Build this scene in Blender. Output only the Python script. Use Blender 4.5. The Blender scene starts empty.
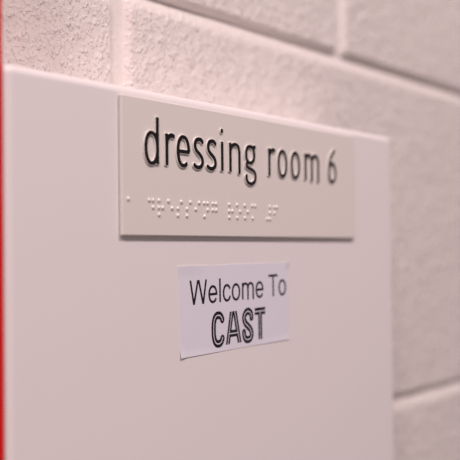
import bpy, bmesh, math
import numpy as np
from mathutils import Vector, Matrix, noise

MM = 0.001
Z0 = 1.45            # height of the sign's lower edge above the floor
C = bpy.context.scene.collection
def P(x, y, z): return Vector((x*MM, y*MM, z*MM + Z0))

# ------------------------------------------------------------------ materials
def mat(name, col, rough=0.5, spec=0.5, bump=None, var=None, blobs=False):
    m = bpy.data.materials.new(name); m.use_nodes = True
    nt = m.node_tree; b = nt.nodes['Principled BSDF']
    b.inputs['Base Color'].default_value = (*col, 1)
    b.inputs['Roughness'].default_value = rough
    b.inputs['Specular IOR Level'].default_value = spec
    tc = nt.nodes.new('ShaderNodeTexCoord')
    if var:
        sc, amt = var
        n = nt.nodes.new('ShaderNodeTexNoise'); n.inputs['Scale'].default_value = sc; n.inputs['Detail'].default_value = 4
        nt.links.new(tc.outputs['Object'], n.inputs['Vector'])
        r = nt.nodes.new('ShaderNodeValToRGB')
        r.color_ramp.elements[0].position = .3; r.color_ramp.elements[1].position = .7
        r.color_ramp.elements[0].color = (*[c*(1-amt) for c in col], 1)
        r.color_ramp.elements[1].color = (*[min(1, c*(1+amt)) for c in col], 1)
        nt.links.new(n.outputs['Fac'], r.inputs['Fac']); nt.links.new(r.outputs['Color'], b.inputs['Base Color'])
    last = None
    for (sc, dist, det) in (bump or []):
        n = nt.nodes.new('ShaderNodeTexNoise'); n.inputs['Scale'].default_value = sc; n.inputs['Detail'].default_value = det
        nt.links.new(tc.outputs['Object'], n.inputs['Vector'])
        bp = nt.nodes.new('ShaderNodeBump'); bp.inputs['Strength'].default_value = 1; bp.inputs['Distance'].default_value = dist
        if blobs:      # roller-paint stipple: separate bumps on a flatter ground, smoothed over in the mortar joints
            mr = nt.nodes.new('ShaderNodeMapRange'); mr.interpolation_type = 'SMOOTHSTEP'
            mr.inputs['From Min'].default_value = .46; mr.inputs['From Max'].default_value = .78
            nt.links.new(n.outputs['Fac'], mr.inputs['Value'])
            at = nt.nodes.new('ShaderNodeAttribute'); at.attribute_name = 'joint'
            mu = nt.nodes.new('ShaderNodeMath'); mu.operation = 'MULTIPLY_ADD'; mu.inputs[1].default_value = -.8; mu.inputs[2].default_value = 1
            nt.links.new(at.outputs['Fac'], mu.inputs[0])
            m2 = nt.nodes.new('ShaderNodeMath'); m2.operation = 'MULTIPLY'
            nt.links.new(mr.outputs['Result'], m2.inputs[0]); nt.links.new(mu.outputs[0], m2.inputs[1])
            nt.links.new(m2.outputs[0], bp.inputs['Height'])
        else: nt.links.new(n.outputs['Fac'], bp.inputs['Height'])
        if last: nt.links.new(last.outputs['Normal'], bp.inputs['Normal'])
        last = bp
    if last: nt.links.new(last.outputs['Normal'], b.inputs['Normal'])
    return m

M_wall = mat('painted_block', (.845, .78, .755), .42, .5, bump=[(210, .00065, 2), (520, .0005, 2)], var=(9, .012), blobs=True)
M_panel = mat('painted_panel', (.872, .822, .823), .42, .4, bump=[(60, .00004, 2)], var=(5, .008))
M_sign = mat('sign_acrylic', (.81, .755, .725), .5, .25, bump=[(900, .000012, 2)])
M_edge = mat('sign_bevel', (.83, .80, .76), .35, .45)
M_black = mat('black_letter_face', (.006, .004, .006), .45, .3)
M_dot = mat('braille_dot', (.88, .85, .81), .22, .7)
M_paper = mat('printed_paper', (.83, .81, .90), .35, .45, bump=[(35, .0002, 2)])
M_ink = mat('printed_ink', (.016, .010, .020), .6, .2)
M_red = mat('red_gloss_paint', (.72, .003, .006), .35, .4, bump=[(40, .0001, 2)])
M_gap_shade = mat('gap_shade', (.30, .24, .22), .8, .2)  # dark colour stands in for shade in the gap behind the plate
M_floor = mat('grey_vinyl', (.22, .21, .21), .5, .4, var=(30, .1))

# ------------------------------------------------------------------ mesh helpers
def link_mesh(name, bm, mats, parent=None, smooth=True, origin=None):
    me = bpy.data.meshes.new(name)
    bmesh.ops.recalc_face_normals(bm, faces=bm.faces[:])
    bm.to_mesh(me); bm.free()
    o = link_me(name, me, mats, parent, smooth, origin)
    if smooth:
        w = o.modifiers.new('weighted_normal', 'WEIGHTED_NORMAL'); w.weight = 100; w.keep_sharp = True
    return o
def link_me(name, me, mats, parent=None, smooth=True, origin=None):
    for m in (mats if isinstance(mats, (list, tuple)) else [mats]): me.materials.append(m)
    o = bpy.data.objects.new(name, me); C.objects.link(o)
    pl = parent.location.copy() if parent else Vector()
    if origin is not None:
        me.transform(Matrix.Translation(-origin)); o.location = origin - pl
    elif parent:
        me.transform(Matrix.Translation(-pl))
    o.parent = parent
    for p in me.polygons: p.use_smooth = smooth
    if smooth:
        try: me.set_sharp_from_angle(angle=math.radians(35))
        except Exception: pass
    return o
def box_bm(x0, x1, y0, y1, z0, z1, bev=0, seg=4, keep_back=True):
    bm = bmesh.new(); bmesh.ops.create_cube(bm, size=1)
    for v in bm.verts:
        v.co = P(x0 + (v.co.x+.5)*(x1-x0), y0 + (v.co.y+.5)*(y1-y0), z0 + (v.co.z+.5)*(z1-z0))
    if bev:
        yb = y1*MM
        ed = [e for e in bm.edges if not (keep_back and all(abs(v.co.y-yb) < 1e-7 for v in e.verts))]
        bmesh.ops.bevel(bm, geom=ed, offset=bev*MM, segments=seg, profile=.5, affect='EDGES', clamp_overlap=True)
    return bm
def empty(name, loc, label, cat, group=None):
    o = bpy.data.objects.new(name, None); C.objects.link(o); o.location = loc; o.empty_display_size = .02
    o['label'] = label; o['category'] = cat
    if group: o['group'] = group
    return o

# ------------------------------------------------------------------ lettering by distance fields
def catmull(pts, n=8):
    out = []
    q = [pts[0]] + list(pts) + [pts[-1]]
    for i in range(1, len(q)-2):
        p0, p1, p2, p3 = [np.array(a, float) for a in q[i-1:i+3]]
        for k in range(n):
            t = k/n
            out.append(tuple(.5*((2*p1)+(p2-p0)*t+(2*p0-5*p1+4*p2-p3)*t*t+(3*p1-p0-3*p2+p3)*t**3)))
    out.append(tuple(pts[-1])); return out
def arc(cx, cy, rx, ry, a0, a1, n=40, k=2.0):
    o = []
    for i in range(n+1):
        a = math.radians(a0+(a1-a0)*i/n); c, s = math.cos(a), math.sin(a)
        o.append((cx+rx*math.copysign(abs(c)**(2/k), c), cy+ry*math.copysign(abs(s)**(2/k), s)))
    return o
def sd_poly(X, Y, pts, wv, wh, b0=True, b1=True):
    """distance to a stroke: width wv on vertical runs, wh on horizontal ones; b0/b1 cut the ends square"""
    D = np.full(X.shape, 1e3); n = len(pts)-1
    for i in range(n):
        (ax, ay), (bx, by) = pts[i], pts[i+1]
        dx, dy = bx-ax, by-ay; L = math.hypot(dx, dy)
        if L < 1e-9: continue
        tx, ty = dx/L, dy/L; r = (wh+(wv-wh)*abs(ty)**1.5)/2
        al = (X-ax)*tx+(Y-ay)*ty; pr = np.abs(-(X-ax)*ty+(Y-ay)*tx)
        d = np.hypot(pr, al-np.clip(al, 0, L)) - r
        if i == 0 and b0: d = np.where(al < 0, np.maximum(pr-r, -al), d)
        if i == n-1 and b1: d = np.where(al > L, np.maximum(pr-r, al-L), d)
        D = np.minimum(D, d)
    return D
def contours(D, xs, ys):
    S = D < 0; segs = {}
    cell = S[:-1, :-1].astype(int) | S[:-1, 1:]*2 | S[1:, 1:]*4 | S[1:, :-1]*8
    pts = {}
    def ept(k):
        if k not in pts:
            j, i, h = k
            j2, i2 = (j, i+1) if h == 0 else (j+1, i)
            a, b = D[j, i], D[j2, i2]; t = min(max(a/(a-b), .02), .98)
            pts[k] = (xs[i]+(xs[i2]-xs[i])*t, ys[j]+(ys[j2]-ys[j])*t)
        return k
    T = {1: [(3, 0)], 2: [(0, 1)], 3: [(3, 1)], 4: [(1, 2)], 5: [(3, 0), (1, 2)], 6: [(0, 2)], 7: [(3, 2)], 8: [(2, 3)], 9: [(2, 0)],
         10: [(0, 1), (2, 3)], 11: [(2, 1)], 12: [(1, 3)], 13: [(1, 0)], 14: [(0, 3)]}
    nb = {}
    for j, i in zip(*np.nonzero((cell > 0) & (cell < 15))):
        j, i = int(j), int(i)
        E = [(j, i, 0), (j, i+1, 1), (j+1, i, 0), (j, i, 1)]
        for a, b in T[int(cell[j, i])]:
            a, b = ept(E[a]), ept(E[b]); nb.setdefault(a, []).append(b); nb.setdefault(b, []).append(a)
    loops = []; seen = set()
    for s in nb:
        if s in seen: continue
        lp = [s]; seen.add(s); cur = s
        while True:
            nx = [q for q in nb[cur] if q not in seen]
            if not nx: break
            cur = nx[0]; seen.add(cur); lp.append(cur)
        if len(lp) > 6:
            q = np.array([pts[k] for k in lp])
            q = (np.roll(q, 1, 0)+2*q+np.roll(q, -1, 0))/4
            loops.append(q)
    return loops
def glyph_mesh(fn, x0, x1, y0, y1, h, place, extrude, bevel, depth0):
    """fn(X,Y)->distance; place maps glyph mm to world; solid stands from y=depth0 to depth0-extrude"""
    xs = np.arange(x0, x1, h); ys = np.arange(y0, y1, h)
    X, Y = np.meshgrid(xs, ys); D = fn(X, Y)
    cu = bpy.data.curves.new('outline', 'CURVE'); cu.dimensions = '2D'; cu.fill_mode = 'BOTH'
    cu.extrude = max(extrude/2-bevel, 1e-4); cu.bevel_depth = bevel; cu.bevel_resolution = 1 if bevel else 0
    cu.offset = -bevel
    for lp in contours(D, xs, ys):
        sp = cu.splines.new('POLY'); sp.points.add(len(lp)-1); sp.use_cyclic_u = True
        for k, (a, b) in enumerate(lp): sp.points[k].co = (a, b, 0, 1)
    o = bpy.data.objects.new('outline', cu); C.objects.link(o)
    dg = bpy.context.evaluated_depsgraph_get()
    me = bpy.data.meshes.new_from_object(o.evaluated_get(dg))
    bpy.data.objects.remove(o); bpy.data.curves.remove(cu)
    me.materials.clear()
    for v in me.vertices:
        gx, gy, gz = v.co
        wx, wz = place(gx, gy)
        v.co = P(wx, depth0 - extrude/2 - gz, wz)
    me.update(); return me

WV, WH = 2.55, 2.0
def S(*strokes, wv=WV, wh=WH):
    def f(X, Y):
        D = np.full(X.shape, 1e3)
        for s in strokes:
            b = (True, True)
            if isinstance(s, tuple): s, b = s
            D = np.minimum(D, sd_poly(X, Y, s, wv, wh, *b))
        return D
    return f
def disc(cx, cy, r): return lambda X, Y: np.hypot(X-cx, Y-cy)-r
def U(*fs): return lambda X, Y: np.minimum.reduce([f(X, Y) for f in fs])

r_arm = catmull([(1.0, 8.4), (1.5, 10.6), (2.7, 12.0), (4.2, 12.6), (5.9, 12.3)])
G = {
 'd': S([(8.55, 19.3), (8.55, 2.0), (8.9, 0)], arc(4.75, 6.5, 3.85, 6.1, 0, 360, 60, 2.15)),
 'r': U(S([(1.0, 0), (1.0, 10), (.75, 13.3)]), S(r_arm, wh=2.3)),
 'e': S(arc(4.75, 6.65, 3.85, 6.0, 0, 306, 60, 2.15), [(1.0, 6.55), (9.3, 6.55)]),
 's': S(catmull([(6.9, 11.6), (5.8, 12.4), (4.2, 12.6), (2.3, 12.0), (1.35, 10.3), (1.7, 8.6), (3.0, 7.3), (4.8, 6.2), (6.3, 4.9), (6.9, 3.2), (6.2, 1.5), (4.3, .65), (2.3, .75), (.7, 1.5)]), wv=2.5, wh=2.15),
 'i': U(S([(1.0, 0), (1.0, 13.2)]), disc(.95, 17.7, 1.3)),
 'n': S([(1.0, 0), (1.0, 11), (.75, 13.3)], catmull([(1.0, 9.4), (2.2, 11.6), (4.6, 12.6), (7.0, 12.1), (8.2, 10.4), (8.4, 8), (8.4, 4), (8.4, 0)])),
 'g': S(arc(4.4, 8.9, 3.45, 3.75, 0, 360, 60, 2.2), [(5.5, 12.35), (9.6, 12.75)],
        catmull([(2.6, 5.9), (1.5, 4.9), (1.5, 3.5), (3.2, 2.7), (5.6, 2.2), (8.0, 1.1), (8.8, -.9), (8.0, -3.2), (5.0, -4.4), (2.3, -3.7), (1.1, -2.0), (1.2, -1.0)])),
 'o': S(arc(4.45, 6.65, 3.6, 6.0, 0, 360, 60, 2.15)),
 'm': S([(1.0, 0), (1.0, 11), (.75, 13.3)], catmull([(1.0, 9.4), (2.0, 11.6), (4.0, 12.6), (6.2, 12.1), (7.4, 10.2), (7.5, 8), (7.5, 4), (7.5, 0)]),
        catmull([(7.5, 9.4), (8.6, 11.6), (10.6, 12.6), (12.8, 12.1), (14.0, 10.2), (14.1, 8), (14.1, 4), (14.1, 0)])),
 '6': S(arc(4.4, 5.3, 3.5, 4.65, 0, 360, 60, 2.15), catmull([(.9, 5.3), (1.2, 8.6), (2.4, 12.0), (4.4, 14.6), (6.9, 16.6)])),
}

# ------------------------------------------------------------------ setting: painted block wall
XW0, XW1 = -1500, 2400
WY = 46.5                                  # depth of the wall face behind the panel face
CH, BW, JX, JZ = 222.0, 438.0, 60.8, 113.7 # course height, block pitch, a perpend and a bed joint
def joint_depth(x, z):
    q = (z-JZ)/CH; row = math.floor(q); dz = min(q-row, row+1-q)*CH
    off = 0 if row % 2 == 1 else BW/2      # row -1 is the course with the perpend at JX
    u = ((x-JX-off)/BW) % 1.0; dx = min(u, 1-u)*BW
    def prof2(d, w0, w1):
        if d <= w0: return 1.0
        if d >= w1: return 0.0
        t = (d-w0)/(w1-w0); return 1-t*t*(3-2*t)
    sz = (q-row)*CH if q-row < .5 else (q-row-1)*CH      # signed height from the bed joint
    bed = prof2(sz-1.5, 0.0, 3.2) if sz > 1.5 else prof2(1.5-sz, 0.0, 9.5)
    return max(bed, prof2(dx, 4.5, 8.0)*.85)
def build_wall():
    xs = set(np.arange(-110, 620, 1.6).round(2)); zs = set(np.arange(-230, 210, 1.6).round(2))
    for a, b, st, base, s in ((XW0, XW1, BW/2, JX, xs), (-1450, 1150, CH, JZ, zs)):
        k = math.floor((a-base)/st)
        while base+k*st < b:
            for d in (-9, -7, -5, -3, -1, 1, 2.5, 3.7, 5, 7, 60, 110, 160):
                v = base+k*st+d
                lo, hi = (-110, 620) if s is xs else (-230, 210)
                if a < v < b and not (lo-.01 <= v <= hi): s.add(round(v, 2))
            k += 1
        s.add(a); s.add(b)
    xs = sorted(xs); zs = sorted(zs)
    nx, nz = len(xs), len(zs); verts = []; js = []
    for z in zs:
        for x in xs:
            j = joint_depth(x, z)
            n = 0.0
            if -112 < x < 622 and -232 < z < 212:
                n = noise.noise(Vector((x/9.0, 3.1, z/11.0)))*.42 + noise.noise(Vector((x/4.4, 9.7, z/5.2)))*.30
                n += noise.noise(Vector((x/45, 1.7, z/45)))*.5
            js.append(min(1, j*1.3)); verts.append(P(x, WY + 3.6*j - n*(1-.85*j), z))
    faces = [(j*nx+i, j*nx+i+1, (j+1)*nx+i+1, (j+1)*nx+i) for j in range(nz-1) for i in range(nx-1)]
    # returns to a solid back so the wall has a thickness
    me = bpy.data.meshes.new('wall_front')
    b0 = len(verts)
    for (x, z) in ((XW0, -1450), (XW1, -1450), (XW1, 1150), (XW0, 1150)): verts.append(P(x, WY+140, z))
    faces.append((b0+3, b0+2, b0+1, b0))
    faces.append(tuple([i for i in range(nx)][::-1]) + (b0, b0+1))
    faces.append(tuple((nz-1)*nx+i for i in range(nx)) + (b0+2, b0+3))
    faces.append(tuple(j*nx for j in range(nz)) + (b0+3, b0))
    faces.append(tuple(j*nx+nx-1 for j in range(nz))[::-1] + (b0+1, b0+2))
    me.from_pydata([tuple(v) for v in verts], [], faces); me.update()
    at = me.attributes.new('joint', 'FLOAT', 'POINT'); at.data.foreach_set('value', js+[0]*4)
    o = link_me('wall_front', me, M_wall); o['kind'] = 'structure'
build_wall()
o = link_mesh('floor', box_bm(XW0, XW1, -1500, WY+140, -1500, -1450), M_floor, smooth=False); o['kind'] = 'structure'

# red door frame standing against the left end of the panel
o = link_mesh('trim_1', box_bm(-152, -60.3, 1.0, WY-1.6, -1450, 640, .6), M_red); o['kind'] = 'structure'

# ------------------------------------------------------------------ boxed panel
pan = link_mesh('mounting_panel', box_bm(-60.0, 252.0, 0, WY-1.6, -620, 59.0, 3.6, 6), M_panel, origin=P(93, 0, -280))
pan['label'] = 'large white painted boxed panel fixed to the block wall beside the red frame'
pan['category'] = 'panel'

# ------------------------------------------------------------------ tactile room sign
TS = 1.7
sign = empty('room_sign', P(100, 0, 0), 'beige raised-letter plate with black room name and braille, near the panel top', 'sign')
link_mesh('sign_plate', box_bm(.8, 200.2, -TS, -.45, 0, 55, .65, 3), M_sign, sign)
link_mesh('gap_shade_backing', box_bm(2.0, 199.1, -.45, 0, 1.1, 53.9), M_gap_shade, sign, smooth=False)  # added inset slab, gives the plate a dark shadow gap at its edges
def raised(ch, x):
    w = {'m': 17, 'i': 4}.get(ch, 12)
    me = glyph_mesh(G[ch], -2, w, -6.5, 21, .14, lambda a, b: (x+a, 28.75+b),  .66, .22, -TS+.02)
    o = link_me('raised_letter', me, [M_edge, M_black], sign)
    ymin = min(v.co.y for v in me.vertices)
    for p in me.polygons:
        if all(abs(me.vertices[i].co.y-ymin) < 2e-6 for i in p.vertices): p.material_index = 1; p.use_smooth = False
    o['label'] = 'black letter %s with pale raised edges' % ch if ch != '6' else 'black figure six with pale raised edges'
for ch, x in zip('dressingroom6', (14.3, 28.2, 36.1, 48.0, 57.9, 69.1, 75.7, 88.9, 109.2, 118.0, 130.4, 144.0, 168.9)):
    raised(ch, x)

# braille: capitals-free, uncontracted, with a leading locator dot
CELL = {'d': (1, 4, 5), 'r': (1, 2, 3, 5), 'e': (1, 5), 's': (2, 3, 4), 'i': (2, 4), 'n': (1, 3, 4, 5), 'g': (1, 2, 4, 5),
        'o': (1, 3, 5), 'm': (1, 3, 4), '#': (3, 4, 5, 6), 'f': (1, 2, 4)}
def dot_me():
    bm = bmesh.new(); R, H, n, m = .82, .75, 20, 7
    rings = []
    for k in range(m+1):
        a = math.pi/2*k/m; r = R*math.cos(a)**.8 if k < m else 0; y = -H*math.sin(a)
        if k == m: rings.append([bm.verts.new(Vector((0, y, 0))*MM)])
        else: rings.append([bm.verts.new(Vector((r*math.cos(2*math.pi*i/n), y, r*math.sin(2*math.pi*i/n)))*MM) for i in range(n)])
    for a, b in zip(rings, rings[1:]):
        for i in range(n):
            if len(b) == 1: bm.faces.new((a[i], a[(i+1) % n], b[0]))
            else: bm.faces.new((a[i], a[(i+1) % n], b[(i+1) % n], b[i]))
    bmesh.ops.recalc_face_normals(bm, faces=bm.faces[:])
    me = bpy.data.meshes.new('braille_dot'); bm.to_mesh(me); bm.free(); me.materials.append(M_dot)
    for p in me.polygons: p.use_smooth = True
    return me
DM = dot_me()
def dot(x, z):
    o = bpy.data.objects.new('braille_dot', DM); C.objects.link(o); o.parent = sign
    o.location = P(x, -TS+.02, z) - sign.location
TOP, ROW = 14.4, 2.86
dot(4.4, TOP)
for i, ch in enumerate('dressing room #f'):
    if ch == ' ': continue
    for d in CELL[ch]:
        dot(17.75+6.49*i+(2.52 if d > 3 else 0), TOP-ROW*((d-1) % 3))

# ------------------------------------------------------------------ printed paper label
paper = empty('paper_label', P(85, 0, -31), 'white printed paper notice stuck on the panel below the raised-letter plate', 'paper notice')
TL, TR, BL, BR = (39.3, -12.5), (130.6, -11.8), (40.4, -50.7), (130.8, -49.1)
def paper_me():
    nx, nz, t = 60, 30, .16
    bm = bmesh.new(); fr, bk = [], []
    for j in range(nz+1):
        v = j/nz
        for i in range(nx+1):
            u = i/nx
            x = (TL[0]*(1-u)+TR[0]*u)*(1-v)+(BL[0]*(1-u)+BR[0]*u)*v
            z = (TL[1]*(1-u)+TR[1]*u)*(1-v)+(BL[1]*(1-u)+BR[1]*u)*v
            lift = .55*max(0, 1-math.hypot(u*2.4*5.5, (1-v)*5.5))**2           # lower left corner
            lift += .8*max(0, 1-math.hypot((1-u)*2.4*6, v*8))**2              # upper right corner
            lift += .28*max(0, 1-v*9)*max(0, math.sin(u*11+.6))*max(0, 1-u*1.6)
            lift += .18*max(0, 1-(1-v)*16)*(.5+.5*math.sin(u*7+1))
            y = .03-lift
            bk.append(bm.verts.new(P(x, y, z))); fr.append(bm.verts.new(P(x, y-t, z)))
    q = lambda L, j, i: L[j*(nx+1)+i]
    for j in range(nz):
        for i in range(nx):
            bm.faces.new((q(fr, j, i), q(fr, j+1, i), q(fr, j+1, i+1), q(fr, j, i+1)))
            bm.faces.new((q(bk, j, i), q(bk, j, i+1), q(bk, j+1, i+1), q(bk, j+1, i)))
    for i in range(nx):
        for j in (0, nz): bm.faces.new((q(fr, j, i), q(fr, j, i+1), q(bk, j, i+1), q(bk, j, i)))
    for j in range(nz):
        for i in (0, nx): bm.faces.new((q(fr, j, i), q(fr, j+1, i), q(bk, j+1, i), q(bk, j, i)))
    return bm
link_mesh('paper_sheet', paper_me(), M_paper, paper)

SL = math.tan(math.radians(1.02))
def on_paper(x0, z0): return lambda a, b: (x0+a-b*SL*.6, z0+(x0+a-47.4)*SL+b)
EM = 14.55; AV, AH = .088*EM, .076*EM
def A(*s): return S(*s, wv=AV, wh=AH)
def clipy(f, y0, y1): return lambda X, Y: np.maximum(f(X, Y), np.maximum(y0-Y, Y-y1))
e_ = EM
cap, xh = .716*e_, .519*e_
def pt(*a): return [(x*e_, y*e_) for x, y in a]
oo = arc(.278*e_, .26*e_, (.278-.036)*e_-AV/2, .271*e_-AH/2, 0, 360, 60, 2.1)
AR = {
 'W': (clipy(A(pt((.045, .80), (.235, -.03)), pt((.212, -.06), (.470, .78)), pt((.466, .78), (.722, -.06)), pt((.70, -.03), (.893, .80))), 0, cap), .944),
 'e': (A(arc(.278*e_, .26*e_, .242*e_-AV/2, .271*e_-AH/2, 0, 325, 60, 2.1), pt((.06, .262), (.515, .262))), .556),
 'l': (A(pt((.110, 0), (.110, .716))), .222),
 'c': (A(arc(.270*e_, .26*e_, .234*e_-AV/2, .271*e_-AH/2, 33, 332, 60, 2.1)), .5),
 'o': (A(oo), .556),
 'm': (A(pt((.108, 0), (.108, .519)), catmull(pt((.108, .34), (.155, .455), (.262, .492), (.365, .46), (.412, .36), (.415, .2), (.415, 0))),
         catmull(pt((.415, .34), (.462, .455), (.569, .492), (.675, .46), (.722, .36), (.725, .2), (.725, 0)))), .833),
 'T': (A(pt((.022, .674), (.59, .674)), pt((.306, .68), (.306, 0))), .611),
}
x = 47.3
for ch in 'Welcome To':
    if ch == ' ': x += .265*EM; continue
    f, adv = AR[ch]
    me = glyph_mesh(f, -.1*EM, (adv+.1)*EM, -.1*EM, .85*EM, .12, on_paper(x, -29.0), .03, 0, -.132)
    link_me('printed_letter', me, M_ink, paper, smooth=False)
    x += adv*EM

# inline display capitals
def inline(strokes, w=3.4, iw=.52, extra=None, cut=None):
    def f(X, Y):
        D = np.minimum.reduce([sd_poly(X, Y, s, w, w) for s in strokes])
        I = np.minimum.reduce([sd_poly(X, Y, s, iw, iw, False, False) for s in (extra or strokes)])
        D = np.maximum(D, -I)
        return cut(X, Y, D) if cut else D
    return f
H = 14.4
def ext(p):
    return p
aC = arc(5.2, 7.2, 3.75, 6.25, 32, 328, 60, 2.5)
aS = catmull([(7.9, 10.4), (7.5, 12.4), (5.6, 13.5), (3.4, 13.2), (1.75, 11.6), (1.7, 9.8), (2.9, 8.1), (5.0, 6.7), (7.1, 5.0), (7.9, 3.2), (7.2, 1.4), (5.2, .7), (3.0, 1.0), (1.6, 2.6), (1.45, 4.3)])
legL, legR = [(1.4, -1), (5.6, 15.6)], [(11.6, -1), (7.4, 15.6)]
def cutA(X, Y, D): return np.maximum(D, np.maximum(-Y, Y-H))
LOGO = [
 (inline([aC]), 64.0, 12),
 (inline([legL, legR, [(3.2, 4.6), (9.8, 4.6)]], w=3.1, iw=.48, cut=cutA), 74.9, 15),
 (inline([aS], w=3.3, iw=.5), 88.7, 12),
 (inline([[(0, 12.95), (9.2, 12.95)], [(4.6, 12.9), (4.6, 0)]], w=3.3, iw=.5, extra=[[(-.3, 12.95), (9.5, 12.95)], [(4.6, 12.9), (4.6, -1)]]), 99.6, 12),
]
for f, x0, w in LOGO:
    me = glyph_mesh(f, -1.5, w, -1.5, 16.5, .1, on_paper(x0, -48.1), .03, 0, -.132)
    link_me('printed_logo_letter', me, M_ink, paper, smooth=False)

# ------------------------------------------------------------------ light
def area(name, loc, target, sx, sy, power, col):
    l = bpy.data.lights.new(name, 'AREA'); l.shape = 'RECTANGLE'; l.size = sx; l.size_y = sy; l.energy = power; l.color = col
    o = bpy.data.objects.new(name, l); C.objects.link(o); o.location = loc
    o.rotation_euler = (Vector(target)-Vector(loc)).to_track_quat('-Z', 'Y').to_euler(); return o
area('ceiling_lamp', (.2, -1.25, 3.3), (.2, 0, 1.5), .4, .25, 35, (1, .84, .83))
area('ceiling_lamp', (-2.3, -1.1, 3.3), (.1, 0, 1.5), .4, .25, 46, (1, .84, .83))
W = bpy.data.worlds.new('World'); bpy.context.scene.world = W; W.use_nodes = True
W.node_tree.nodes['Background'].inputs[0].default_value = (1, .83, .815, 1)
W.node_tree.nodes['Background'].inputs[1].default_value = .2

# ------------------------------------------------------------------ camera
cam = bpy.data.cameras.new('camera'); co = bpy.data.objects.new('camera', cam); C.objects.link(co)
r = Vector((0.54520613, -0.83824542, -0.00974175)); u = Vector((-0.01187618, -0.01934302, 0.99974237)); f = Vector((0.83821789, 0.54494997, 0.02050109))
co.matrix_world = Matrix.Translation(P(-331.892, -267.394, -6.901)) @ Matrix((r, u, -f)).transposed().to_4x4()
cam.sensor_width = 36; cam.lens = 1100/460*36; cam.clip_start = .01
cam.dof.use_dof = True; cam.dof.focus_distance = .468; cam.dof.aperture_fstop = cam.lens/10.5
bpy.context.scene.camera = co
vs = bpy.context.scene.view_settings
vs.view_transform = 'Standard'; vs.look = 'None'; vs.gamma = 1; vs.use_curve_mapping = False; vs.exposure = 0
